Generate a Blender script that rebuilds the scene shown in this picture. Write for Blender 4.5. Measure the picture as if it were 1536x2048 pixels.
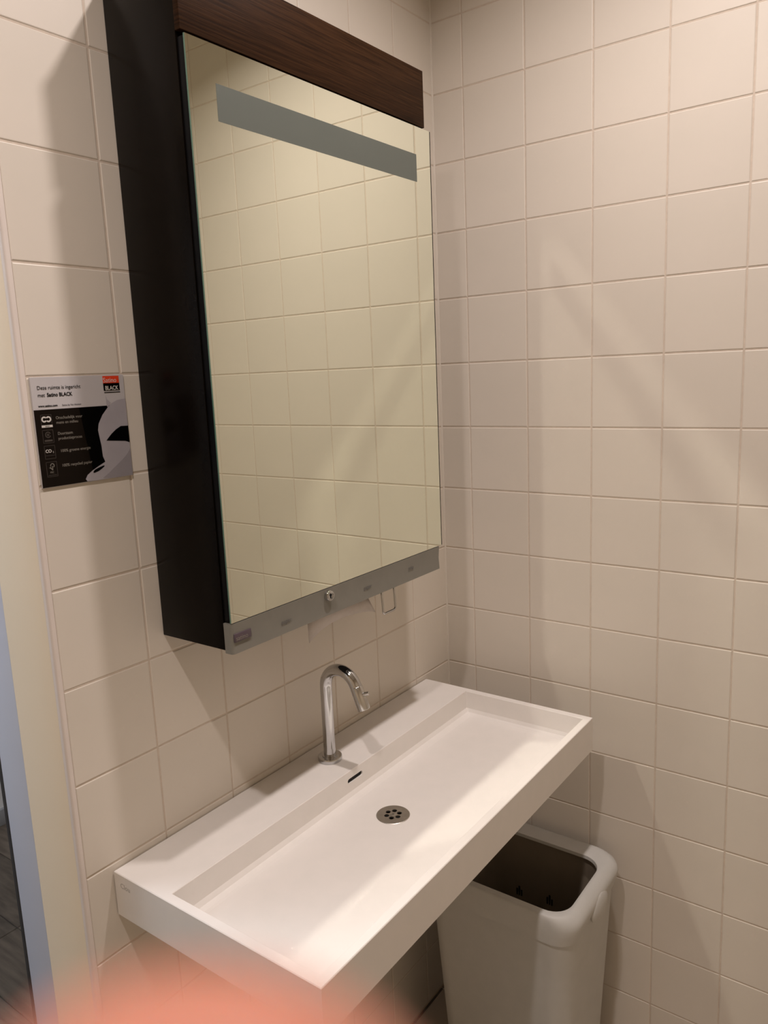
import bpy, bmesh, math, random
from mathutils import Vector, Matrix

random.seed(7)
scene = bpy.context.scene
for o in list(bpy.data.objects):
    bpy.data.objects.remove(o, do_unlink=True)
COL = scene.collection

# ------------------------------------------------------------------ camera
# origin: the corner of the two tiled walls, at the eighth joint from the floor
CAM_LOC = Vector((-1.65152, -1.03391, 0.13774))
CR = Vector((0.5888995, -0.8071090, -0.0420999))      # right
CD = Vector((-0.1666868, -0.0703207, -0.9834991))     # down
CF = Vector((0.7908305, 0.5861996, -0.1759462))       # forward
F_PX = 1553.07
cam = bpy.data.cameras.new('camera')
cam_obj = bpy.data.objects.new('camera', cam)
COL.objects.link(cam_obj)
rot = Matrix((CR, -CD, -CF)).transposed()
cam_obj.matrix_world = Matrix.Translation(CAM_LOC) @ rot.to_4x4()
cam.sensor_fit = 'VERTICAL'
cam.sensor_height = 36.0
cam.lens = F_PX / 2048.0 * 36.0
cam.clip_start = 0.003
cam.clip_end = 30
cam.dof.use_dof = True
cam.dof.focus_distance = 1.45
cam.dof.aperture_fstop = 10.5
scene.camera = cam_obj

# ------------------------------------------------------------------ world and exposure
world = bpy.data.worlds.new('world')
scene.world = world
world.use_nodes = True
world.node_tree.nodes['Background'].inputs['Color'].default_value = (0.75, 0.85, 1.0, 1)
world.node_tree.nodes['Background'].inputs['Strength'].default_value = 0.05
scene.view_settings.view_transform = 'Standard'
scene.view_settings.look = 'None'
scene.view_settings.gamma = 1.0
scene.view_settings.use_curve_mapping = False
scene.view_settings.exposure = 0.0

scene.cycles.use_guiding = True
scene.cycles.use_surface_guiding = True
scene.cycles.guiding_training_samples = 64
scene.cycles.sample_clamp_indirect = 0.0
scene.cycles.blur_glossy = 0.0
scene.cycles.caustics_reflective = True
scene.cycles.max_bounces = 8
scene.cycles.diffuse_bounces = 4
scene.cycles.use_denoising = True
scene.cycles.time_limit = 1150        # only a safety net

LAMPS = [(-0.56, -0.63, 1.18), (-1.54, -0.63, 1.18)]   # recessed ceiling spots
LAMP_W = 9.0
LAMP_COL = (1.0, 0.892, 0.862)
LAMP_SPREAD = math.radians(149)
HALL_W = 14.0
HALL_COL = (0.90, 0.93, 1.0)

FLOOR = -1.535
CEIL = 1.195
PITCH = 0.153
TILE = 0.1502
RA = 0.0812        # first joint on the right wall, from the corner
LA = 0.1510        # first joint on the left wall, from the corner


# ------------------------------------------------------------------ helpers
def link(name, me, mat=None, parent=None, loc=None, smooth=False):
    o = bpy.data.objects.new(name, me)
    COL.objects.link(o)
    if mat is not None:
        me.materials.append(mat)
    if parent is not None:
        o.parent = parent
    if loc is not None:
        o.location = loc
    if smooth:
        for p in me.polygons:
            p.use_smooth = True
    return o


def obj(name, bm, mat, parent=None, loc=None, smooth=False, autosmooth=None):
    me = bpy.data.meshes.new(name)
    bmesh.ops.recalc_face_normals(bm, faces=bm.faces)
    if autosmooth is not None:
        for f in bm.faces:
            f.smooth = True
        for e in bm.edges:
            if len(e.link_faces) == 2 and e.calc_face_angle(0) > math.radians(autosmooth):
                e.smooth = False
    bm.to_mesh(me)
    bm.free()
    return link(name, me, mat, parent, loc, smooth)


def tag(o, label=None, cat=None, group=None, kind=None):
    if label: o['label'] = label
    if cat: o['category'] = cat
    if group: o['group'] = group
    if kind: o['kind'] = kind
    return o


def empty(name, loc=(0, 0, 0)):
    o = bpy.data.objects.new(name, None)
    o.empty_display_size = 0.05
    o.location = loc
    COL.objects.link(o)
    return o


def add_box(bm, x0, x1, y0, y1, z0, z1, bevel=0.0, seg=2):
    r = bmesh.ops.create_cube(bm, size=1.0)
    vs = r['verts']
    for v in vs:
        v.co = Vector(((x0 + x1) / 2 + v.co.x * (x1 - x0), (y0 + y1) / 2 + v.co.y * (y1 - y0), (z0 + z1) / 2 + v.co.z * (z1 - z0)))
    if bevel > 0:
        es = list({e for v in vs for e in v.link_edges})
        bmesh.ops.bevel(bm, geom=es, offset=bevel, segments=seg, profile=0.5, affect='EDGES')


def box(name, mat, x0, x1, y0, y1, z0, z1, parent=None, bevel=0.0, seg=2):
    bm = bmesh.new()
    add_box(bm, x0, x1, y0, y1, z0, z1, bevel, seg)
    return obj(name, bm, mat, parent, autosmooth=35 if bevel else None)


def loft(bm, rings, cap0=True, cap1=True, closed=True):
    vr = [[bm.verts.new(p) for p in r] for r in rings]
    n = len(rings[0])
    for a, b in zip(vr[:-1], vr[1:]):
        for i in range(n if closed else n - 1):
            j = (i + 1) % n
            bm.faces.new((a[i], a[j], b[j], b[i]))
    if cap0: bm.faces.new(list(reversed(vr[0])))
    if cap1: bm.faces.new(vr[-1])
    return vr


def tube(bm, pts, rad, n=20, cap=True):
    pts = [Vector(p) for p in pts]
    rings = []
    t0 = (pts[1] - pts[0]).normalized()
    up = Vector((0, 0, 1)) if abs(t0.z) < 0.9 else Vector((1, 0, 0))
    a = t0.cross(up).normalized()
    for i, p in enumerate(pts):
        if i == 0: t = pts[1] - pts[0]
        elif i == len(pts) - 1: t = pts[-1] - pts[-2]
        else: t = (pts[i + 1] - p).normalized() + (p - pts[i - 1]).normalized()
        t.normalize()
        a = (a - t * a.dot(t)).normalized()
        b = t.cross(a)
        r = rad[i] if isinstance(rad, (list, tuple)) else rad
        rings.append([p + (a * math.cos(2 * math.pi * k / n) + b * math.sin(2 * math.pi * k / n)) * r for k in range(n)])
    return loft(bm, rings, cap, cap)


def lathe(bm, prof, n=40, c=(0, 0, 0), cap0=True, cap1=True):
    c = Vector(c)
    rings = [[c + Vector((r * math.cos(2 * math.pi * k / n), r * math.sin(2 * math.pi * k / n), z)) for k in range(n)] for r, z in prof]
    return loft(bm, rings, cap0, cap1)


def rrect(x0, x1, y0, y1, r, z, n=8):
    pts = []
    for cx, cy, a0 in ((x1 - r, y1 - r, 0), (x0 + r, y1 - r, 90), (x0 + r, y0 + r, 180), (x1 - r, y0 + r, 270)):
        for k in range(n + 1):
            a = math.radians(a0 + 90 * k / n)
            pts.append(Vector((cx + r * math.cos(a), cy + r * math.sin(a), z)))
    return pts


def evaluated(o, name):
    dg = bpy.context.evaluated_depsgraph_get()
    dg.update()
    me = bpy.data.meshes.new_from_object(o.evaluated_get(dg))
    me.name = name
    return me


def drop(o):
    bpy.data.objects.remove(o, do_unlink=True)


def text(s, size, mat, parent, name, loc, rot, ext=0.0001, bold=0.0, align='LEFT', sx=1.0):
    cu = bpy.data.curves.new(name, 'FONT')
    cu.body = s
    cu.size = size
    cu.extrude = ext
    cu.offset = bold
    cu.align_x = align
    cu.resolution_u = 3
    tmp = bpy.data.objects.new(name, cu)
    COL.objects.link(tmp)
    me = evaluated(tmp, name)
    drop(tmp)
    me.materials.clear()
    o = link(name, me, mat, parent)
    o.matrix_local = Matrix.Translation(loc) @ rot.to_4x4() @ Matrix.Diagonal((sx, 1, 1, 1))
    return o


ROT_FRONT = Matrix(((1, 0, 0), (0, 0, -1), (0, 1, 0)))                 # text facing -y, x to the right
ROT_SIDE = Matrix(((0, 0, -1), (-1, 0, 0), (0, 1, 0)))                 # text facing -x, running toward -y


# ------------------------------------------------------------------ materials
def principled(name, col, rough=0.5, metal=0.0, spec=0.5, **kw):
    m = bpy.data.materials.new(name)
    m.use_nodes = True
    b = m.node_tree.nodes['Principled BSDF']
    b.inputs['Base Color'].default_value = (*col, 1)
    b.inputs['Roughness'].default_value = rough
    b.inputs['Metallic'].default_value = metal
    b.inputs['Specular IOR Level'].default_value = spec
    for k, v in kw.items():
        b.inputs[k.replace('_', ' ')].default_value = v
    return m


def nodes(m):
    return m.node_tree.nodes, m.node_tree.links, m.node_tree.nodes['Principled BSDF']


def noisy(name, c0, c1, scale=8.0, rough=0.5, bump=0.0, bscale=200.0, stretch=(1, 1, 1), detail=4, rnd=0.0, spec=0.5, metal=0.0, coords='Object'):
    m = principled(name, c0, rough, metal, spec)
    n, l, b = nodes(m)
    tc = n.new('ShaderNodeTexCoord')
    mp = n.new('ShaderNodeMapping')
    mp.inputs['Scale'].default_value = stretch
    l.new(tc.outputs[coords], mp.inputs['Vector'])
    t = n.new('ShaderNodeTexNoise')
    t.inputs['Scale'].default_value = scale
    t.inputs['Detail'].default_value = detail
    l.new(mp.outputs['Vector'], t.inputs['Vector'])
    mix = n.new('ShaderNodeMix')
    mix.data_type = 'RGBA'
    mix.inputs[6].default_value = (*c0, 1)
    mix.inputs[7].default_value = (*c1, 1)
    rp = n.new('ShaderNodeMapRange')
    rp.inputs['From Min'].default_value = 0.35
    rp.inputs['From Max'].default_value = 0.65
    l.new(t.outputs['Fac'], rp.inputs['Value'])
    l.new(rp.outputs['Result'], mix.inputs[0])
    out = mix.outputs[2]
    if rnd > 0:
        oi = n.new('ShaderNodeObjectInfo')
        mr = n.new('ShaderNodeMapRange')
        mr.inputs['To Min'].default_value = 1 - rnd
        mr.inputs['To Max'].default_value = 1 + rnd
        l.new(oi.outputs['Random'], mr.inputs['Value'])
        hsv = n.new('ShaderNodeHueSaturation')
        l.new(mr.outputs['Result'], hsv.inputs['Value'])
        l.new(out, hsv.inputs['Color'])
        out = hsv.outputs['Color']
    l.new(out, b.inputs['Base Color'])
    if bump > 0:
        t2 = n.new('ShaderNodeTexNoise')
        t2.inputs['Scale'].default_value = bscale
        l.new(mp.outputs['Vector'], t2.inputs['Vector'])
        bp = n.new('ShaderNodeBump')
        bp.inputs['Strength'].default_value = bump
        bp.inputs['Distance'].default_value = 0.001
        l.new(t2.outputs['Fac'], bp.inputs['Height'])
        l.new(bp.outputs['Normal'], b.inputs['Normal'])
    return m


M = {}
M['tile'] = noisy('glazed_tile', (0.68, 0.625, 0.545), (0.70, 0.64, 0.56), 6, 0.42, 0.05, 60, rnd=0.015, spec=0.4)
M['grout'] = noisy('grout', (0.59, 0.505, 0.42), (0.64, 0.55, 0.46), 90, 0.9, 0.3, 400)
M['plaster'] = noisy('cream_paint', (0.83, 0.735, 0.575), (0.85, 0.75, 0.59), 5, 0.6, 0.1, 120)
M['ceiling'] = noisy('ceiling_paint', (0.80, 0.77, 0.72), (0.82, 0.79, 0.74), 5, 0.8)
M['trim'] = noisy('tile_edge_plastic', (0.72, 0.65, 0.60), (0.74, 0.67, 0.62), 20, 0.45)
M['frame_grey'] = noisy('grey_blue_paint', (0.53, 0.58, 0.70), (0.55, 0.60, 0.72), 4, 0.45)
M['rubber'] = noisy('dark_rubber', (0.02, 0.02, 0.022), (0.03, 0.03, 0.032), 40, 0.7)
M['floor_tile'] = noisy('floor_tile', (0.42, 0.36, 0.30), (0.46, 0.40, 0.33), 9, 0.5, rnd=0.04)
M['plank'] = noisy('hall_plank', (0.085, 0.068, 0.052), (0.15, 0.122, 0.095), 9, 0.5, 0.2, 60, (6, 0.6, 1), rnd=0.25)
M['hall_wall'] = noisy('hall_paint', (0.78, 0.79, 0.80), (0.80, 0.81, 0.82), 5, 0.7)
M['skirting'] = noisy('grey_skirting', (0.30, 0.31, 0.33), (0.33, 0.34, 0.36), 5, 0.5)
M['solid'] = noisy('matt_white_mineral', (0.79, 0.755, 0.715), (0.81, 0.77, 0.73), 30, 0.42, 0.02, 500)
M['dark_panel'] = noisy('dark_brown_laminate', (0.0040, 0.0026, 0.0017), (0.0050, 0.0033, 0.0022), 30, 0.24, spec=0.08)
M['door_black'] = noisy('black_door_edge', (0.004, 0.0044, 0.0055), (0.005, 0.0055, 0.0065), 30, 0.35, spec=0.06)
M['alu'] = noisy('grey_trim_paint', (0.200, 0.193, 0.168), (0.210, 0.203, 0.176), 40, 0.45, metal=0.0)
M['chrome'] = noisy('chrome', (0.53, 0.53, 0.535), (0.56, 0.56, 0.565), 30, 0.08, metal=1.0)
M['steel'] = noisy('brushed_steel', (0.44, 0.41, 0.37), (0.50, 0.47, 0.42), 80, 0.42, metal=1.0)
M['satin'] = noisy('satin_chrome', (0.56, 0.55, 0.53), (0.60, 0.59, 0.57), 60, 0.22, metal=1.0)
M['black'] = noisy('black_hole', (0.004, 0.004, 0.004), (0.006, 0.006, 0.006), 30, 0.8)
M['bin'] = noisy('grey_white_plastic', (0.535, 0.53, 0.50), (0.555, 0.547, 0.517), 30, 0.5, 0.12, 900)
M['liner'] = noisy('dark_bin_liner', (0.24, 0.20, 0.15), (0.255, 0.21, 0.16), 20, 0.6)
M['paper'] = noisy('paper_towel', (0.50, 0.45, 0.41), (0.53, 0.48, 0.44), 60, 0.9, 0.2, 300)
M['skin'] = noisy('skin', (0.50, 0.200, 0.134), (0.55, 0.222, 0.15), 60, 0.5, 0.1, 400)
M['nail'] = noisy('fingernail', (0.85, 0.55, 0.47), (0.88, 0.58, 0.50), 60, 0.25)
M['sleeve'] = noisy('dark_knit', (0.03, 0.035, 0.05), (0.045, 0.05, 0.065), 200, 0.9, 0.4, 600)
n, l, b = nodes(M['skin'])
b.inputs['Subsurface Weight'].default_value = 0.5
b.inputs['Subsurface Radius'].default_value = (0.008, 0.003, 0.0015)
b.inputs['Subsurface Scale'].default_value = 1.0

# mirror: silvered glass, slightly yellow-green
M['mirror'] = principled('silvered_mirror', (0.87, 0.91, 0.795), 0.0, 1.0)
M['glass_edge'] = noisy('green_glass_edge', (0.10, 0.20, 0.15), (0.12, 0.23, 0.17), 20, 0.2)
M['frost'] = noisy('etched_grey_glass', (0.095, 0.108, 0.093), (0.10, 0.113, 0.098), 8, 0.5)

# wenge fascia
m = principled('wenge_veneer', (0.05, 0.03, 0.02), 0.55, spec=0.06)
n, l, b = nodes(m)
tc = n.new('ShaderNodeTexCoord')
mp = n.new('ShaderNodeMapping')
mp.inputs['Scale'].default_value = (2.6, 1, 110)
l.new(tc.outputs['Object'], mp.inputs['Vector'])
t1 = n.new('ShaderNodeTexNoise')
t1.inputs['Scale'].default_value = 4.0
t1.inputs['Detail'].default_value = 8
t1.inputs['Distortion'].default_value = 0.5
l.new(mp.outputs['Vector'], t1.inputs['Vector'])
cr = n.new('ShaderNodeValToRGB')
cr.color_ramp.elements[0].position = 0.32
cr.color_ramp.elements[0].color = (0.015, 0.0066, 0.0028, 1)
cr.color_ramp.elements[1].position = 0.68
cr.color_ramp.elements[1].color = (0.041, 0.0180, 0.0072, 1)
l.new(t1.outputs['Fac'], cr.inputs['Fac'])
l.new(cr.outputs['Color'], b.inputs['Base Color'])
bp = n.new('ShaderNodeBump')
bp.inputs['Strength'].default_value = 0.25
bp.inputs['Distance'].default_value = 0.001
l.new(t1.outputs['Fac'], bp.inputs['Height'])
l.new(bp.outputs['Normal'], b.inputs['Normal'])
M['wenge'] = m

# sign print
M['sign_white'] = noisy('sign_silver_white', (0.50, 0.48, 0.49), (0.53, 0.51, 0.52), 6, 0.3)
M['sign_black'] = noisy('sign_black', (0.007, 0.0048, 0.0036), (0.009, 0.0062, 0.0046), 6, 0.3, spec=0.1)
M['sign_black2'] = noisy('sign_deep_black', (0.0008, 0.0008, 0.0008), (0.0012, 0.0012, 0.0012), 6, 0.3, spec=0.06)
M['sign_red'] = noisy('sign_orange_red', (0.72, 0.055, 0.015), (0.75, 0.06, 0.02), 6, 0.3)
M['sign_text'] = principled('sign_grey_print', (0.22, 0.20, 0.17), 0.5)
M['sign_line'] = principled('sign_dim_print', (0.055, 0.045, 0.038), 0.5)
M['sign_bright'] = principled('sign_white_print', (0.62, 0.59, 0.55), 0.5)
M['roll'] = noisy('sign_roll_print', (0.36, 0.34, 0.37), (0.40, 0.38, 0.41), 20, 0.4)
M['roll_dark'] = noisy('sign_roll_shade_print', (0.27, 0.255, 0.275), (0.30, 0.28, 0.30), 20, 0.4)
M['plaque'] = noisy('purple_plaque', (0.085, 0.06, 0.075), (0.095, 0.068, 0.085), 20, 0.4)
M['letter'] = principled('dark_grey_print', (0.11, 0.105, 0.10), 0.5)
M['basin_letter'] = principled('grey_print', (0.40, 0.37, 0.35), 0.5)

m = bpy.data.materials.new('lamp_lens')
m.use_nodes = True
m.node_tree.nodes.remove(m.node_tree.nodes['Principled BSDF'])
e = m.node_tree.nodes.new('ShaderNodeEmission')
e.inputs['Color'].default_value = (*LAMP_COL, 1)
e.inputs['Strength'].default_value = 30
m.node_tree.links.new(e.outputs[0], m.node_tree.nodes['Material Output'].inputs['Surface'])
M['lens'] = m
m2 = m.copy()
m2.name = 'hall_fill_glow'  # glowing face of the added hall panel
[x for x in m2.node_tree.nodes if x.type == 'EMISSION'][0].inputs['Color'].default_value = (*HALL_COL, 1)
[x for x in m2.node_tree.nodes if x.type == 'EMISSION'][0].inputs['Strength'].default_value = 6
M['hall_fill_face'] = m2

# ------------------------------------------------------------------ room shell
DOOR_X0, DOOR_X1 = -2.05, -1.085       # opening in the left wall
DOOR_TOP = 0.60
ROOM_X0, ROOM_Y0 = -2.75, -2.05
GY = 0.0010                            # grout plane, behind the tile faces

bm = bmesh.new()
add_box(bm, -1.072, 0.10, GY, 0.1075, FLOOR - 0.05, CEIL)
wall_left = tag(obj('wall_left', bm, M['grout']), kind='structure')
bm = bmesh.new()
pp = [(-1.0781, 0.0070), (-1.0865, 0.0280), (-1.0865, 0.1077), (-1.0760, 0.1077), (-1.0760, 0.0070)]
loft(bm, [[(x, y, FLOOR - 0.05) for x, y in pp], [(x, y, CEIL) for x, y in pp]])
tag(obj('wall_left_return', bm, M['plaster'], autosmooth=40), kind='structure')
wall_right = tag(box('wall_right', M['grout'], GY, 0.12, ROOM_Y0 - 0.1, 0.0, FLOOR - 0.05, CEIL), kind='structure')
# wall beyond the doorway on the far left, and above the doorway
bm = bmesh.new()
add_box(bm, ROOM_X0 - 0.1, DOOR_X0, 0.0, 0.1075, FLOOR - 0.05, CEIL)
add_box(bm, DOOR_X0, DOOR_X1, 0.0, 0.1075, DOOR_TOP, CEIL)
tag(obj('wall_left_door_side', bm, M['plaster']), kind='structure')
tag(box('wall_back', M['plaster'], ROOM_X0 - 0.1, 0.0, ROOM_Y0 - 0.1, ROOM_Y0, FLOOR - 0.05, CEIL), kind='structure')
tag(box('wall_side', M['plaster'], ROOM_X0 - 0.1, ROOM_X0, ROOM_Y0, 0.0, FLOOR - 0.05, CEIL), kind='structure')
floor = tag(box('floor', M['grout'], ROOM_X0, 0.0, ROOM_Y0, 0.0, FLOOR - 0.05, FLOOR - 0.0015), kind='structure')
tag(box('ceiling', M['ceiling'], ROOM_X0 - 0.1, 0.45, ROOM_Y0 - 0.1, 2.1, CEIL, CEIL + 0.1), kind='structure')


def tile_mesh(name, w, h, mat, th=0.007, ch=0.0016):
    """a tile with pillowed edges; local front faces -y, origin at the face centre"""
    bm = bmesh.new()
    rings = []
    for ins, y in ((0, th), (0, 0.0012), (ch * 0.3, 0.0005), (ch, 0.0)):
        x, z = w / 2 - ins, h / 2 - ins
        rings.append([(-x, y, -z), (x, y, -z), (x, y, z), (-x, y, z)])
    loft(bm, rings, cap0=False, cap1=True)
    me = bpy.data.meshes.new(name)
    bmesh.ops.recalc_face_normals(bm, faces=bm.faces)
    bm.to_mesh(me)
    bm.free()
    me.materials.append(mat)
    return me


def place_tile(me, loc, rz, parent, rx=0.0, wob=0.12):
    o = bpy.data.objects.new('tile', me)
    o.location = loc
    w = math.radians(wob)
    o.rotation_euler = (rx + random.gauss(0, w * 0.5), random.gauss(0, w * 0.3) if rx == 0 else 0, rz + random.gauss(0, w * 0.5))
    o.parent = parent
    COL.objects.link(o)
    return o


t_full = tile_mesh('wall_tile', TILE, TILE, M['tile'])
t_cut = tile_mesh('cut_wall_tile', RA - 0.0028, TILE, M['tile'])
t_top = tile_mesh('top_wall_tile', TILE, CEIL - 7 * PITCH - 0.0028, M['tile'])
t_first = tile_mesh('corner_wall_tile', LA - 0.0028, TILE, M['tile'])
rows = [(-(k - 0.5) * PITCH, None) for k in range(10, -7, -1)]     # row centres from the floor up
HALF = -math.pi / 2
for z, _ in rows:
    place_tile(t_cut, (0, -RA / 2 - 0.0005, z), HALF, wall_right)
    for c in range(13):
        y = -(RA + (c + 0.5) * PITCH)
        if y - PITCH / 2 < ROOM_Y0: break
        place_tile(t_full, (0, y, z), HALF, wall_right)
    place_tile(t_first, (-LA / 2 - 0.0005, 0, z), 0, wall_left)
    for c in range(6):
        place_tile(t_full, (-(LA + (c + 0.5) * PITCH), 0, z), 0, wall_left)
ztop = 7 * PITCH + (CEIL - 7 * PITCH) / 2
for c in range(12):
    place_tile(t_top, (0, -(RA + (c + 0.5) * PITCH), ztop), HALF, wall_right)
for c in range(6):
    place_tile(t_top, (-(LA + (c + 0.5) * PITCH), 0, ztop), 0, wall_left)

# silicone bead in the corner
bm = bmesh.new()
loft(bm, [[(x, y, z) for x, y in ((-0.0032, 0.0004), (-0.0020, -0.0020), (0.0004, -0.0032), (0.0015, 0.0015))] for z in (FLOOR, CEIL)])
tag(obj('trim_3', bm, M['tile']), kind='structure')

# bathroom floor tiles
ft = tile_mesh('floor_tile', 0.297, 0.297, M['floor_tile'])
for i in range(9):
    for j in range(6):
        place_tile(ft, (-0.155 - 0.3 * i, -0.155 - 0.3 * j, FLOOR), 0, floor, rx=-math.pi / 2, wob=0.05)

# rounded plastic edge strip where the tiles end, then the painted return and the grey door frame
bm = bmesh.new()
prof = [(-1.0688, 0.006), (-1.0688, -0.0008), (-1.0696, -0.0020)]
for k in range(7):
    a = math.radians(90 * k / 6)
    prof.append((-1.0735 - 0.0045 * math.sin(a), 0.0025 - 0.0045 * math.cos(a)))
prof += [(-1.0780, 0.012), (-1.0720, 0.012)]
loft(bm, [[(x, y, FLOOR) for x, y in prof], [(x, y, CEIL) for x, y in prof]])
tag(obj('trim_1', bm, M['trim'], autosmooth=40), kind='structure')
bm = bmesh.new()
add_box(bm, -1.0872, -1.03, 0.1078, 0.184, FLOOR, DOOR_TOP + 0.05, 0.003)
tr = tag(obj('trim_2', bm, M['frame_grey'], autosmooth=40), kind='structure')
box('rubber_seal', M['rubber'], -1.0862, -1.03, 0.184, 0.197, FLOOR, DOOR_TOP + 0.05, tr, 0.002)

# hallway beyond the doorway
HY = 1.87
tag(box('hall_wall_far', M['hall_wall'], -2.9, 0.45, HY, HY + 0.1, FLOOR - 0.05, CEIL), kind='structure')
tag(box('hall_wall_end', M['hall_wall'], 0.35, 0.45, 0.1075, HY, FLOOR - 0.05, CEIL), kind='structure')
tag(box('hall_wall_start', M['hall_wall'], -3.0, -2.9, 0.1075, HY, FLOOR - 0.05, CEIL), kind='structure')
tag(box('baseboard_hall', M['skirting'], -2.9, 0.35, HY - 0.015, HY, FLOOR, FLOOR + 0.065, None, 0.002), kind='structure')
hf = tag(box('hall_floor', M['rubber'], -2.9, 0.35, 0.0, HY, FLOOR - 0.05, FLOOR - 0.003), kind='structure')
pm_w = 0.177
bm = bmesh.new()
add_box(bm, -pm_w / 2 + 0.001, pm_w / 2 - 0.001, -0.625, 0.624, -0.012, 0, 0.0012, 1)
plank_me = bpy.data.meshes.new('plank')
bm.to_mesh(plank_me)
bm.free()
plank_me.materials.append(M['plank'])
for i in range(-6, 12):
    for j in range(2):
        y0 = 0.0 + (i % 3) * 0.21
        p = bpy.data.objects.new('plank', plank_me)
        p.parent = hf
        p.location = (-0.613 - pm_w / 2 + pm_w * (i - 6), 0.62 + j * 1.25, FLOOR - 0.0005 * random.random())
        if j == 1:
            p.scale = (1, 0.498, 1)
            p.location.y = 1.557
        COL.objects.link(p)

# ------------------------------------------------------------------ lamps
for i, L in enumerate(LAMPS):
    d = empty('downlight', (L[0], L[1], CEIL))
    tag(d, ['round recessed ceiling spotlight above the washbasin', 'round recessed ceiling spotlight above the doorway side of the room'][i], 'ceiling light', 'recessed ceiling spotlights')
    bm = bmesh.new()
    lathe(bm, [(0.036, -0.001), (0.036, -0.006), (0.045, -0.006), (0.047, -0.003), (0.047, 0.0)], 40, cap0=False, cap1=False)
    obj('trim_ring', bm, M['chrome'], d, autosmooth=40)
    bm = bmesh.new()
    lathe(bm, [(0.034, -0.001), (0.034, -0.003), (0.030, -0.004)], 40, cap0=False)
    obj('lens', bm, M['lens'], d)
    li = bpy.data.lights.new('downlight_lamp', 'AREA')
    li.shape = 'DISK'
    li.size = 0.066
    li.spread = LAMP_SPREAD
    li.energy = LAMP_W
    li.color = LAMP_COL
    lo = bpy.data.objects.new('downlight_lamp', li)
    lo.parent = d
    lo.location = (0, 0, -0.012)
    COL.objects.link(lo)
d = empty('added_hall_light', (-1.75, 1.0, CEIL))  # added unseen panel, stands in for cool daylight from the hall
tag(d, 'added square light panel standing in for daylight in the hallway', 'ceiling light')
box('added_light_frame', M['alu'], -0.31, 0.31, -0.31, 0.31, -0.012, 0.0, d, 0.002)
box('added_light_face', M['hall_fill_face'], -0.29, 0.29, -0.29, 0.29, -0.0145, -0.0125, d)
li = bpy.data.lights.new('added_hall_fill', 'AREA')
li.shape = 'SQUARE'
li.size = 0.56
li.energy = HALL_W
li.color = HALL_COL
lo = bpy.data.objects.new('added_hall_fill', li)
lo.parent = d
lo.location = (0, 0, -0.02)
COL.objects.link(lo)

# ------------------------------------------------------------------ mirror cabinet
CX0, CX1 = -0.8837, -0.2905
CZ0, CZ1 = -0.2790, 0.7040
cab = empty('mirror_cabinet', ((CX0 + CX1) / 2, 0, CZ0))
tag(cab, 'tall dark brown wall cabinet with mirror door above the white washbasin', 'cabinet')


def W(o):
    """keep world coordinates under a translated parent"""
    o.matrix_parent_inverse = Matrix.Translation(-o.parent.location) if o.parent and o.parent.parent is None else o.matrix_parent_inverse
    return o


PX, PZ = cab.location.x, cab.location.z


def cbox(name, mat, x0, x1, y0, y1, z0, z1, parent=cab, bevel=0.0, seg=2):
    return box(name, mat, x0 - PX, x1 - PX, y0, y1, z0 - PZ, z1 - PZ, parent, bevel, seg)


cbox('body', M['dark_panel'], CX0, CX1, -0.1495, -0.0003, CZ0 + 0.006, CZ1, bevel=0.0008)
cbox('underside_panel', M['black'], CX0 + 0.004, CX1 - 0.004, -0.146, -0.004, CZ0 + 0.0045, CZ0 + 0.006)
cbox('wood_fascia', M['wenge'], CX0 - 0.0008, CX1 + 0.002, -0.1605, -0.1497, 0.6022, CZ1 + 0.0005, bevel=0.0008)
MX0, MX1, MZ0, MZ1 = -0.8832, -0.2815, -0.2275, 0.5960
door = cbox('mirror_door', M['door_black'], MX0 + 0.0012, MX1 - 0.004, -0.1635, -0.1505, MZ0 + 0.001, MZ1 - 0.001, bevel=0.001)
# glass slab: silvered face plus green edges
bm = bmesh.new()
add_box(bm, MX0 - PX, MX1 - PX, -0.1668, -0.1640, MZ0 - PZ, MZ1 - PZ)
me = bpy.data.meshes.new('mirror_glass')
bmesh.ops.recalc_face_normals(bm, faces=bm.faces)
for f in bm.faces:
    f.material_index = 0 if f.normal.y < -0.5 else 1
bm.to_mesh(me)
bm.free()
me.materials.append(M['mirror'])
me.materials.append(M['glass_edge'])
mg = link('mirror_glass', me, None, door)
cbox('frosted_strip', M['frost'], -0.8331, -0.3298, -0.16695, -0.1666, 0.4958, 0.5456, parent=door)['label'] = 'grey frosted strip across the top of the mirror'

cbox('edge_strip', M['door_black'], MX1 + 0.0001, MX1 + 0.0030, -0.1668, -0.1500, MZ0, MZ1, parent=door, bevel=0.0003)
# grey lower trim with a rounded left end
bm = bmesh.new()
zt_, zm_, zb_ = -0.2288, -0.2530, -0.2772
rings = []
for z, yo in ((zb_, -0.1668), (zm_, -0.1652), (zt_, -0.1672)):
    pl = [(CX0 + 0.0008, -0.1498), (CX0 - 0.0005, -0.1498), (CX0 - 0.0005, yo + 0.006)]
    for k in range(1, 7):
        a = math.radians(90 * k / 6)
        pl.append((CX0 - 0.0005 + 0.006 * (1 - math.cos(a)), yo + 0.006 - 0.006 * math.sin(a)))
    pl += [(CX1 - 0.001, yo), (CX1 - 0.001, -0.1498)]
    rings.append([(x - PX, y, z - PZ) for x, y in pl])
loft(bm, rings)
trim = obj('lower_trim', bm, M['alu'], cab, autosmooth=25)
trim['label'] = 'grey lower trim strip'
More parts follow.
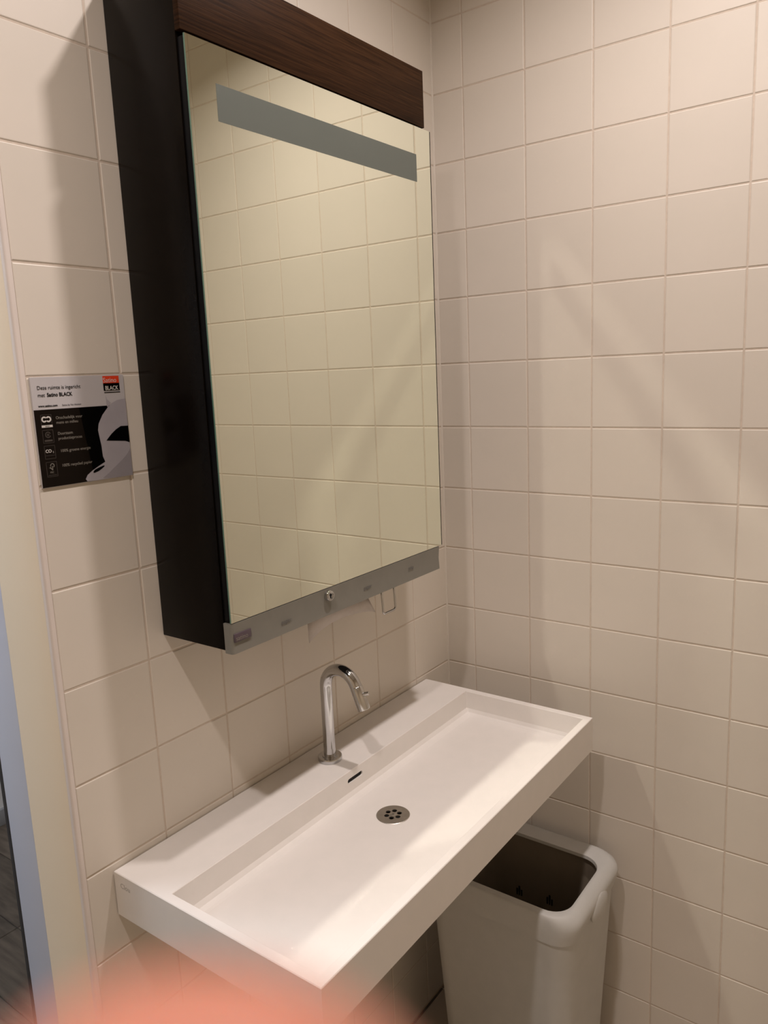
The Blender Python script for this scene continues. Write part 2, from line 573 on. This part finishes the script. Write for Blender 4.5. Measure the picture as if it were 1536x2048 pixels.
# lock
bm = bmesh.new()
lathe(bm, [(0.0096, 0.0), (0.0096, 0.006), (0.0088, 0.0078), (0.0062, 0.0082), (0.0058, 0.0072)], 32)
bmesh.ops.rotate(bm, verts=bm.verts, cent=(0, 0, 0), matrix=Matrix.Rotation(math.radians(90), 3, 'X'))
lock = obj('lock', bm, M['chrome'], trim, (-0.657 - PX, -0.1660, -0.2415 - PZ), autosmooth=35)
lock['label'] = 'round chrome key lock'
bm = bmesh.new()
lathe(bm, [(0.0026, 0.0), (0.0026, 0.0012)], 14)
bmesh.ops.rotate(bm, verts=bm.verts, cent=(0, 0, 0), matrix=Matrix.Rotation(math.radians(90), 3, 'X'))
bmesh.ops.translate(bm, verts=bm.verts, vec=(0, 0, 0.0018))
add_box(bm, -0.0011, 0.0011, -0.0012, 0.0, -0.0045, 0.002)
obj('keyhole', bm, M['black'], trim, (-0.657 - PX, -0.1728, -0.2415 - PZ))
cbox('name_plate', M['plaque'], -0.8800, -0.8450, -0.1683, -0.1660, -0.2585, -0.2455, parent=trim, bevel=0.0003)['label'] = 'purple name plate with pale lettering'
text('satino', 0.0105, M['sign_text'], trim, 'lettering', (-0.8775 - PX, -0.16835, -0.2565 - PZ), ROT_FRONT)
for s, x, z in (('paper', -0.7760, -0.2605), ('paper', -0.5545, -0.2585), ('soap', -0.4080, -0.2545)):
    text(s, 0.0105, M['letter'], trim, 'lettering', (x - PX, -0.16695, z - PZ), ROT_FRONT)

# soap lever: U-shaped chrome wire below the cabinet
bm = bmesh.new()
hx0, hx1, hz = -0.4490, -0.4065, -0.3405
pts = [(hx0, -0.125, -0.268), (hx0, -0.129, -0.31)]
for k in range(6):
    a = math.radians(90 * k / 5)
    pts.append((hx0 + 0.006 - 0.006 * math.cos(a), -0.130, hz + 0.006 - 0.006 * math.sin(a)))
for k in range(6):
    a = math.radians(90 * k / 5)
    pts.append((hx1 - 0.006 + 0.006 * math.sin(a), -0.130, hz + 0.006 - 0.006 * math.cos(a)))
pts += [(hx1, -0.129, -0.31), (hx1, -0.125, -0.268)]
tube(bm, [(x - PX, y, z - PZ) for x, y, z in pts], 0.0022, 12)
so = obj('soap_lever', bm, M['chrome'], cab, smooth=True)
so['label'] = 'U-shaped chrome wire lever'

# paper towel peeking out of the slot
bm = bmesh.new()
top, bot, back = [], [], []
nn = 16
for i in range(nn + 1):
    u = i / nn
    x = -0.6720 + u * (0.6720 - 0.4795)
    xt = -0.6740 + u * (0.6740 - 0.5110)
    zb = -0.327 - 0.004 * (1 - u) + 0.017 * math.sin(math.pi * u) ** 0.7
    top.append(Vector((xt, -0.131 - 0.003 * math.sin(u * 7), -0.2749)))
    bot.append(Vector((x, -0.130 + 0.004 * math.sin(u * 5), zb)))
f = []
mid = [(a + b_) / 2 + Vector((0, -0.003 * math.sin(3.1 * k / nn), 0)) for k, (a, b_) in enumerate(zip(top, bot))]
th = Vector((0, 0.0012, 0))
front = [[v for v in r] for r in (top, mid, bot)]
rings = [top, mid, bot, [v + th for v in bot], [v + th for v in mid], [v + th for v in top]]
vv = [[bm.verts.new(p) for p in r] for r in rings]
for a in range(6):
    b_ = (a + 1) % 6
    for i in range(nn):
        bm.faces.new((vv[a][i], vv[a][i + 1], vv[b_][i + 1], vv[b_][i]))
for e in (0, nn):
    bm.faces.new([vv[a][e] for a in range(6)])
tag(obj('paper_towel', bm, M['paper'], smooth=True), 'folded pale paper towel hanging out below the mirror cabinet', 'paper towel')

# ------------------------------------------------------------------ washbasin
BX0, BX1, BY, BZ, BH = -1.0225, -0.1115, -0.4370, -0.6240, 0.0775
basin = empty('washbasin', ((BX0 + BX1) / 2, 0, BZ - BH))
tag(basin, 'long white rectangular wall hung washbasin below the mirror cabinet', 'washbasin')
ox, oz = basin.location.x, basin.location.z
bm = bmesh.new()
rim = 0.0150


def rect(x0, x1, y0, y1, z):
    return [(x0 - ox, y0, z - oz), (x1 - ox, y0, z - oz), (x1 - ox, y1, z - oz), (x0 - ox, y1, z - oz)]


e_ = 0.0012
ix0, ix1, iy0, iy1 = BX0 + rim, BX1 - rim, BY + rim, -0.1250
FZ = BZ - 0.054
rings = [rect(BX0 + e_, BX1 - e_, BY + e_, -0.0020, BZ - BH),
         rect(BX0, BX1, BY, -0.0020, BZ - BH + e_),
         rect(BX0, BX1, BY, -0.0020, BZ - e_),
         rect(BX0 + e_, BX1 - e_, BY + e_, -0.0028, BZ),
         rect(ix0, ix1, iy0, iy1, BZ),
         rect(ix0 + 0.001, ix1 - 0.001, iy0 + 0.001, iy1 - 0.001, BZ - 0.001),
         rect(ix0 + 0.002, ix1 - 0.002, iy0 + 0.002, iy1 - 0.003, BZ - 0.042),
         rect(ix0 + 0.006, ix1 - 0.006, iy0 + 0.006, iy1 - 0.008, BZ - 0.0495),
         rect(ix0 + 0.014, ix1 - 0.014, iy0 + 0.014, iy1 - 0.016, BZ - 0.0530),
         rect(ix0 + 0.020, ix1 - 0.020, iy0 + 0.020, iy1 - 0.022, FZ)]
loft(bm, rings)
body = obj('basin_body', bm, M['solid'], None, basin.location.copy())
# cut overflow slot, drain recess
bm = bmesh.new()
sx0, sx1, sz = -0.5840, -0.5370, -0.6440
pts = []
for cx, a0 in ((sx1 - 0.0048, -90), (sx0 + 0.0048, 90)):
    for k in range(9):
        a = math.radians(a0 + 180 * k / 8)
        pts.append((cx + 0.0048 * math.cos(a), sz + 0.0048 * math.sin(a)))
loft(bm, [[(x, -0.1450, z) for x, z in pts], [(x, -0.100, z) for x, z in pts]])
DX, DY = -0.5840, -0.2335
lathe(bm, [(0.0315, FZ - 0.018), (0.0315, FZ + 0.02)], 40, (DX, DY, 0))
cut = obj('cutter', bm, None)
md = body.modifiers.new('cut', 'BOOLEAN')
md.operation = 'DIFFERENCE'
md.object = cut
md.solver = 'EXACT'
me = evaluated(body, 'basin_body')
drop(body)
drop(cut)
me.materials.clear()
body = link('basin_body', me, M['solid'], basin)
box('overflow_shade_plate', M['black'], sx0 - 0.003 - ox, sx1 + 0.003 - ox, -0.1235, -0.1225, sz - 0.006 - oz, sz + 0.006 - oz, basin)  # black plate set in the slot as the shade of its depth
# drain: perforated steel disc
bm = bmesh.new()
lathe(bm, [(0.0318, -0.002), (0.0318, 0.0), (0.0305, 0.0008)], 48)
dr = obj('drain', bm, M['steel'], None, (0, 0, 0))
bm = bmesh.new()
for k in range(6):
    a = math.radians(60 * k + 22)
    lathe(bm, [(0.0047, -0.02), (0.0047, 0.02)], 16, (0.0125 * math.cos(a), 0.0125 * math.sin(a), 0))
cut = obj('cutter', bm, None)
md = dr.modifiers.new('cut', 'BOOLEAN')
md.operation = 'DIFFERENCE'
md.object = cut
md.solver = 'EXACT'
me = evaluated(dr, 'drain')
drop(dr)
drop(cut)
me.materials.clear()
drain = link('drain', me, M['steel'], basin, (DX - ox, DY, FZ - oz + 0.0002))
drain['label'] = 'round steel drain with six holes'
bm = bmesh.new()
lathe(bm, [(0.0305, -0.0062), (0.0305, -0.0052)], 40)
obj('drain_pit', bm, M['black'], basin, (DX - ox, DY, FZ - oz - 0.004))
bm = bmesh.new()
lathe(bm, [(0.0060, 0.0004), (0.0060, 0.0012), (0.0052, 0.0014), (0.0014, 0.0014), (0.0014, 0.0008)], 20)
obj('drain_screw', bm, M['steel'], drain)
text('Clou', 0.0125, M['basin_letter'], basin, 'lettering', (BX0 - 0.00012 - ox, -0.0165, -0.6475 - oz), ROT_SIDE)

# ------------------------------------------------------------------ tap
TX, TY, R = -0.5590, -0.0625, 0.0392
tap = empty('basin_tap', (TX, TY, BZ))
tag(tap, 'chrome gooseneck tap standing on the back ledge of the washbasin', 'tap')
zc = -0.427 - R - BZ
path = [(0, 0, 0.006), (0, 0, 0.06), (0, 0, 0.11), (0, 0, zc - 0.012), (0, 0, zc - 0.005)]
for k in range(25):
    a = math.radians(158 * k / 24)
    path.append((0, -R + R * math.cos(a), zc + R * math.sin(a)))
s22, c22 = math.sin(math.radians(22)), math.cos(math.radians(22))
py, pz = path[-1][1], path[-1][2]
LEN = 0.048
path += [(0, py - s22 * t, pz - c22 * t) for t in (0.004, 0.012, LEN)]
bm = bmesh.new()
tube(bm, path, 0.0120, 28)
spout = obj('spout', bm, M['chrome'], tap, autosmooth=50)
bm = bmesh.new()
lathe(bm, [(0.0238, 0.0002), (0.0245, 0.0012), (0.0245, 0.0080), (0.0235, 0.0092), (0.0155, 0.0092), (0.0155, 0.0110), (0.0125, 0.0112)], 44)
obj('base_ring', bm, M['chrome'], tap, autosmooth=40)
bm = bmesh.new()
ev = Vector((0, py - s22 * LEN, pz - c22 * LEN))
dn = Vector((0, -s22, -c22))
tube(bm, [ev - dn * 0.002, ev + dn * 0.0006], 0.0092, 20)
obj('nozzle', bm, M['black'], tap)
# half-shell handle on the outer side of the outlet
bm = bmesh.new()
on_ = Vector((0, -c22, s22))
rings = []
for t in (0.002, 0.003, LEN - 0.001, LEN):
    r = 0.0130 if 0.0025 < t < LEN - 0.0005 else 0.0124
    c = Vector((0, py, pz)) + dn * t
    ring = []
    for k in range(13):
        a = math.radians(-68 + 136 * k / 12)
        ring.append(c + on_ * (r * math.cos(a)) + Vector((1, 0, 0)) * (r * math.sin(a)))
    for k in range(13):
        a = math.radians(68 - 136 * k / 12)
        ring.append(c + on_ * (0.0112 * math.cos(a)) + Vector((1, 0, 0)) * (0.0112 * math.sin(a)))
    rings.append(ring)
loft(bm, rings)
hd = obj('handle', bm, M['satin'], tap, autosmooth=35)
bm = bmesh.new()
c = Vector((0, py, pz)) + dn * 0.019 + on_ * 0.012
tube(bm, [c, c + on_ * 0.013, c + on_ * 0.0145], [0.0036, 0.0036, 0.0029], 16)
obj('lever_pin', bm, M['satin'], hd, autosmooth=40)

# ------------------------------------------------------------------ waste bin
wb = empty('waste_bin', (-0.178, -0.312, FLOOR))
tag(wb, 'grey white plastic open top waste bin under the washbasin corner', 'waste bin')
qx, qy, qz = wb.location


def rr(x0, x1, y0, y1, r, z, n=8):
    return [Vector((p.x - qx, p.y - qy, p.z - qz)) for p in rrect(x0, x1, y0, y1, r, z, n)]


bm = bmesh.new()
rings = []
for t in (0.0, 0.02, 0.25, 0.5, 0.75, 1.0):
    z = FLOOR + 0.001 + t * (-1.02 - FLOOR)
    i = 0.026 * (1 - t) + (0.006 if t == 0 else 0)
    rings.append(rr(-0.3225 + i, -0.034 - i, -0.4710 + i, -0.1190 - i, 0.045, z))
loft(bm, rings, True, False)
obj('body', bm, M['bin'], wb, autosmooth=45)
bm = bmesh.new()
oxa, oxb, oya, oyb = -0.3060, -0.0860, -0.4540, -0.1440
rings = []
for (dx, db, dy, z, rad) in ((0.0015, 0.0015, 0.0000, -1.0440, 0.045), (0.0035, 0.0035, 0.0030, -1.0430, 0.046), (0.0040, 0.0040, 0.0080, -1.0250, 0.046), (0.0040, 0.0040, 0.0125, -1.0080, 0.048),
                             (0.0037, 0.0035, 0.0120, -0.9990, 0.05), (0.0032, 0.0020, 0.0080, -0.9900, 0.052), (0.0022, -0.0020, -0.0005, -0.9840, 0.053), (0.0004, -0.0080, -0.0060, -0.9812, 0.05), (-0.0020, -0.0150, -0.0100, -0.9802, 0.05)):
    rings.append(rr(-0.3225 - dx, -0.034 + db, -0.4710 - dy, -0.1190 + dy, rad, z))
rings.append(rr(oxa - 0.004, oxb + 0.004, oya - 0.004, oyb + 0.004, 0.047, -0.9800))
rings.append(rr(oxa, oxb, oya, oyb, 0.045, -0.9815))
rings.append(rr(oxa + 0.001, oxb - 0.001, oya + 0.001, oyb - 0.001, 0.045, -0.9890))
rings.append(rr(oxa - 0.002, oxb + 0.002, oya - 0.002, oyb + 0.002, 0.045, -0.9895))
loft(bm, rings, False, False)
lid = obj('lid_frame', bm, M['bin'], wb, autosmooth=40)
# grip scoops on the two short sides
for sgn in (-1, 1):
    bm = bmesh.new()
    bmesh.ops.create_uvsphere(bm, u_segments=24, v_segments=14, radius=1.0)
    for v in bm.verts:
        v.co = Vector((v.co.x * 0.045, v.co.y * 0.010, v.co.z * 0.030))
    obj('grip', bm, M['bin'], lid, (-0.178 - qx, (-0.4795 if sgn < 0 else -0.1105) - qy, -1.025 - qz), smooth=True)
# inner bucket, hung just under the rim
bm = bmesh.new()
rings = [rr(-0.3135 + 0.030, -0.0700 - 0.030, -0.4600 + 0.030, -0.1300 - 0.030, 0.040, -1.4600),
         rr(-0.3135, -0.0700, -0.4600, -0.1300, 0.048, -1.0000), rr(-0.3130, -0.0705, -0.4595, -0.1305, 0.048, -0.9902), rr(-0.3115, -0.0720, -0.4580, -0.1320, 0.048, -0.9902),
         rr(-0.3110, -0.0725, -0.4575, -0.1325, 0.048, -1.0000),
         rr(-0.3110 + 0.030, -0.0725 - 0.030, -0.4575 + 0.030, -0.1325 - 0.030, 0.038, -1.4560)]
loft(bm, rings, True, True)
inner = obj('inner_bucket', bm, M['liner'], wb, autosmooth=40)
inner['label'] = 'dark inner bucket'
for vy, vz in ((-0.2394, -1.1462), (-0.3199, -1.1403)):
    for k, (dy, dz, h) in enumerate(((-0.006, -0.002, 0.009), (0.0, 0.003, 0.013), (0.006, -0.001, 0.010))):
        x = -0.0725 - 0.030 * (-1.0 - vz) / 0.456
        box('vent_slot', M['black'], x - 0.0006 - qx, x + 0.001 - qx, vy + dy - 0.0022 - qy, vy + dy + 0.0022 - qy, vz + dz - h - qz, vz + dz + h - qz, inner, 0.0003, 1)

# ------------------------------------------------------------------ information sign
sg = empty('information_sign', (-1.0645, 0.0, 0.1523))
tag(sg, 'square black and white sign with toilet roll picture on the tiles left of the cabinet', 'sign')
mm = 0.001


def spoly(name, mat, pts, y, parent, th=0.00012):
    bm = bmesh.new()
    a = [bm.verts.new((x * mm, y, z * mm)) for x, z in pts]
    b_ = [bm.verts.new((x * mm, y + th, z * mm)) for x, z in pts]
    bm.faces.new(a)
    bm.faces.new(list(reversed(b_)))
    for i in range(len(pts)):
        j = (i + 1) % len(pts)
        bm.faces.new((a[i], b_[i], b_[j], a[j]))
    return obj(name, bm, mat, parent)


def smoothpts(pts, n=4):
    out = []
    N = len(pts)
    for i in range(N):
        p0, p1, p2, p3 = [Vector(pts[(i + d) % N]) for d in (-1, 0, 1, 2)]
        for k in range(n):
            t = k / n
            out.append(tuple(0.5 * ((2 * p1) + (-p0 + p2) * t + (2 * p0 - 5 * p1 + 4 * p2 - p3) * t * t + (-p0 + 3 * p1 - 3 * p2 + p3) * t ** 3)))
    return out


def srect(x0, x1, z0, z1):
    return [(x0, z0), (x1, z0), (x1, z1), (x0, z1)]


plate = box('plate', M['sign_white'], 0, 0.1505, -0.0030, -0.0004, -0.1545, 0, sg, 0.0004, 1)
YB = -0.00312
spoly('black_field', M['sign_black'], srect(0.4, 150.1, -154.1, -45), YB, sg)
spoly('black_field', M['sign_black2'], [(70, -45.2), (150.1, -45.2), (150.1, -154), (84, -154)], YB - 0.0001, sg)
rollpts = [(150.1, -36.1), (135.5, -37.6), (126, -41.5), (118, -47.5), (107.6, -58.1), (99.5, -70.8), (97.3, -80.4), (98.6, -91), (100.4, -104), (100.9, -119.8), (104.0, -128.2), (92, -133.5), (81.3, -138.5), (72, -144.4), (68.4, -150.1), (71, -153.6), (85, -154), (150.1, -154)]
spoly('roll_picture', M['roll'], rollpts, YB - 0.0003, sg)
spoly('roll_picture', M['roll'], [(116, -30), (118, -36), (124, -41), (118, -47.5), (116.4, -45)], YB - 0.0003, sg)
spoly('roll_picture', M['sign_black2'], [(109.5, -97), (113, -93.5), (119.4, -87.6), (128, -81.5), (137, -77.2), (150.1, -77.6), (150.1, -103.2), (143, -100.5), (131.0, -99.2), (119, -98)], YB - 0.0005, sg)
spoly('roll_picture', M['roll_dark'], [(150.1, -112), (143, -121), (133, -129), (121, -137), (108, -146), (97, -152), (112, -154), (150.1, -154)], YB - 0.0005, sg)
spoly('roll_picture', M['sign_black2'], smoothpts([(82.0, -141.5), (86, -137.6), (99.9, -133.6), (101, -135.2), (92.1, -140.3), (84, -142.5)]), YB - 0.0005, sg)
spoly('logo_red', M['sign_red'], srect(114, 141.8, -12, -1.4), YB - 0.0004, sg)
spoly('logo_black', M['sign_black2'], srect(114, 141.8, -23, -12), YB - 0.0004, sg)
spoly('logo_line', M['sign_black2'], srect(114.5, 142, -26.2, -25.0), YB - 0.0004, sg)


def stext(s, size, mat, x, z, bold=0.0, sx=1.0, y=YB - 0.0003):
    return text(s, size * mm, mat, sg, 'lettering', (x * mm, y, z * mm), ROT_FRONT, 0.00005, bold * mm, 'LEFT', sx)


stext('Satino', 10.0, M['sign_bright'], 114.3, -10.8, sx=0.92, y=YB - 0.0006)
stext('BLACK', 8.6, M['sign_bright'], 116.5, -22.0, sx=0.86, bold=0.12, y=YB - 0.0006)
stext('Deze ruimte is ingericht', 7.4, M['sign_black2'], 8.7, -17.2, sx=0.93)
stext('met', 7.4, M['sign_black2'], 8.7, -27.3, sx=0.93)
stext('Satino BLACK', 7.4, M['sign_black2'], 22.6, -27.3, bold=0.17, sx=0.90)
stext('www.satino.com', 4.4, M['sign_black2'], 7.8, -41.3, bold=0.10, sx=0.98)
stext('Satino by Van Houtum', 3.4, M['sign_black2'], 44.0, -41.3, sx=0.97)
for s, x, z in (('Onschadelijk voor', 31.8, -59.3), ('mens en milieu', 31.8, -66.0), ('Duurzaam', 32.2, -81.6), ('productieproces', 32.2, -88.6), ('100% groene energie', 33.2, -106.4), ('100% recycled papier', 33.0, -127.4)):
    stext(s, 5.8, M['sign_text'], x, z, sx=0.98, bold=0.02)


def frame_icon(x0, x1, z0, z1, w=0.5):
    for r in (srect(x0, x1, z1 - w, z1), srect(x0, x1, z0, z0 + w), srect(x0, x0 + w, z0, z1), srect(x1 - w, x1, z0, z1)):
        spoly('icon_frame', M['sign_line'], r, YB - 0.0002, sg)


def arc_band(cx, cz, r0, r1, a0, a1, n=14):
    p = [(cx + r1 * math.cos(math.radians(a0 + (a1 - a0) * k / n)), cz + r1 * math.sin(math.radians(a0 + (a1 - a0) * k / n))) for k in range(n + 1)]
    q = [(cx + r0 * math.cos(math.radians(a0 + (a1 - a0) * k / n)), cz + r0 * math.sin(math.radians(a0 + (a1 - a0) * k / n))) for k in range(n, -1, -1)]
    return p + q


frame_icon(9.2, 25.6, -69.8, -52.0)
spoly('icon_mark', M['sign_bright'], arc_band(14.2, -58.5, 2.2, 4.2, 35, 325), YB - 0.0003, sg)
spoly('icon_mark', M['sign_bright'], arc_band(20.6, -58.5, 2.2, 4.2, -145, 145), YB - 0.0003, sg)
spoly('icon_bar', M['sign_bright'], srect(9.4, 25.8, -69.8, -66.6), YB - 0.0003, sg)
stext('GOLD', 2.4, M['sign_black2'], 14.6, -69.0, y=YB - 0.0005)
frame_icon(9.2, 25.6, -91.8, -73.4)
spoly('icon_mark', M['sign_line'], arc_band(17.4, -80.2, 3.2, 4.4, 20, 340), YB - 0.0003, sg)
spoly('icon_mark', M['sign_line'], arc_band(17.4, -80.2, 0.6, 1.8, 0, 359), YB - 0.0003, sg)
spoly('icon_bar', M['sign_line'], srect(11.5, 23.3, -89.6, -87.2), YB - 0.0003, sg)
frame_icon(9.2, 25.6, -114.2, -95.4)
stext('CO', 6.4, M['sign_bright'], 10.6, -105.2, bold=0.1, sx=0.95)
stext('2', 3.4, M['sign_bright'], 21.4, -106.2)
spoly('icon_bar', M['sign_line'], srect(10.5, 24.3, -109.6, -109.1), YB - 0.0003, sg)
frame_icon(9.2, 25.6, -139.6, -118.4)
spoly('icon_mark', M['sign_text'], arc_band(18.4, -123.8, 2.2, 3.2, -60, 200), YB - 0.0003, sg)
spoly('icon_mark', M['sign_text'], srect(17.9, 18.9, -130.4, -124.5), YB - 0.0003, sg)
spoly('icon_mark', M['sign_text'], [(12.6, -126.2), (13.6, -127.1), (15.4, -125.6), (17.9, -129.4), (17.9, -130.6), (15.2, -127.6)], YB - 0.0003, sg)
stext('FSC', 3.6, M['sign_text'], 14.2, -134.6)
spoly('icon_bar', M['sign_line'], srect(11.0, 23.9, -137.6, -137.0), YB - 0.0003, sg)

# ------------------------------------------------------------------ the photographer's hand at the lens


def cw(r, d, f):
    return CAM_LOC + CR * r + CD * d + CF * f


chains = [
    # palm, wrist, forearm
    [((-0.030, 0.128, 0.000), 0.017), ((-0.034, 0.160, -0.010), 0.020), ((-0.040, 0.195, -0.024), 0.021), ((-0.052, 0.270, -0.060), 0.027), ((-0.068, 0.350, -0.100), 0.034)],
    [((-0.016, 0.120, 0.002), 0.014), ((-0.022, 0.160, -0.008), 0.018), ((-0.036, 0.190, -0.022), 0.018)],
    [((-0.058, 0.124, -0.006), 0.013), ((-0.050, 0.160, -0.014), 0.017), ((-0.044, 0.190, -0.024), 0.018)],
    # index finger, its tip at the lower edge of the lens
    [((-0.0050, 0.02075, 0.0190), 0.0090), ((-0.0075, 0.0420, 0.0230), 0.0088), ((-0.0125, 0.0680, 0.0215), 0.0092), ((-0.018, 0.118, 0.002), 0.0125)],
    # middle, ring and little finger, closed
    [((-0.030, 0.112, 0.040), 0.0078), ((-0.034, 0.090, 0.045), 0.0084), ((-0.036, 0.074, 0.022), 0.0094), ((-0.036, 0.120, 0.002), 0.0125)],
    [((-0.046, 0.116, 0.036), 0.0074), ((-0.051, 0.096, 0.041), 0.0080), ((-0.054, 0.081, 0.020), 0.0090), ((-0.050, 0.123, -0.001), 0.0120)],
    [((-0.060, 0.124, 0.028), 0.0066), ((-0.066, 0.108, 0.033), 0.0070), ((-0.070, 0.094, 0.014), 0.0078), ((-0.062, 0.128, -0.005), 0.0105)],
    # thumb
    [((0.006, 0.086, 0.040), 0.0088), ((0.010, 0.112, 0.032), 0.0098), ((0.004, 0.138, 0.012), 0.0115), ((-0.020, 0.168, -0.008), 0.0150)],
]
bm = bmesh.new()
for ch in chains:
    P = [(cw(*p), r) for p, r in ch]
    for (p, r), (q, s) in zip(P[:-1], P[1:]):
        k = max(2, int((q - p).length / 0.004))
        for i in range(k + 1):
            t = i / k
            bmesh.ops.create_icosphere(bm, subdivisions=2, radius=r + (s - r) * t, matrix=Matrix.Translation(p.lerp(q, t)))
tmp = obj('hand_blocks', bm, None)
rm = tmp.modifiers.new('remesh', 'REMESH')
rm.mode = 'VOXEL'
rm.voxel_size = 0.0016
sm = tmp.modifiers.new('smooth', 'SMOOTH')
sm.factor = 0.5
sm.iterations = 6
me = evaluated(tmp, 'hand')
drop(tmp)
me.materials.clear()
hand = link('hand', me, M['skin'], smooth=True)
tag(hand, 'person\'s hand with an out of focus fingertip close to the lens at the bottom edge', 'hand')
for (tip, nxt, r, side) in (((-0.0050, 0.02075, 0.0190), (-0.0075, 0.0420, 0.0230), 0.0090, (0, 0, -1)), ((0.006, 0.086, 0.040), (0.010, 0.112, 0.032), 0.0088, (1, -0.2, 0))):
    p, q = cw(*tip), cw(*nxt)
    ax = (q - p).normalized()
    s_ = (CR * side[0] + CD * side[1] + CF * side[2])
    nrm = (s_ - ax * s_.dot(ax)).normalized()
    lat = ax.cross(nrm)
    bm = bmesh.new()
    rings = []
    for rr_ in (r + 0.0004, r - 0.0010):
        for t, w in ((-0.0035, 0.45), (0.000, 0.62), (0.006, 0.68), (0.0085, 0.5)):
            rings.append([p + ax * t + nrm * (rr_ * math.cos(a)) + lat * (rr_ * math.sin(a)) for a in [w * (-1 + 2 * k / 6) for k in range(7)]])
    vv = [[bm.verts.new(c) for c in rg] for rg in rings]
    order = [0, 1, 2, 3, 7, 6, 5, 4]
    for a_, b_ in zip(order, order[1:] + order[:1]):
        for k in range(6):
            bm.faces.new((vv[a_][k], vv[a_][k + 1], vv[b_][k + 1], vv[b_][k]))
    for k in (0, 6):
        for a_, b_, c_, d_ in ((0, 1, 5, 4), (1, 2, 6, 5), (2, 3, 7, 6)):
            bm.faces.new((vv[a_][k], vv[b_][k], vv[c_][k], vv[d_][k]))
    obj('fingernail', bm, M['nail'], hand, smooth=True)
bm = bmesh.new()
a_, b_ = cw(-0.049, 0.250, -0.050), cw(-0.073, 0.375, -0.112)
tube(bm, [a_, a_.lerp(b_, 0.03), a_.lerp(b_, 0.3), a_.lerp(b_, 0.7), b_], [0.0320, 0.0345, 0.0365, 0.040, 0.043], 28)
obj('sleeve', bm, M['sleeve'], hand, autosmooth=50)
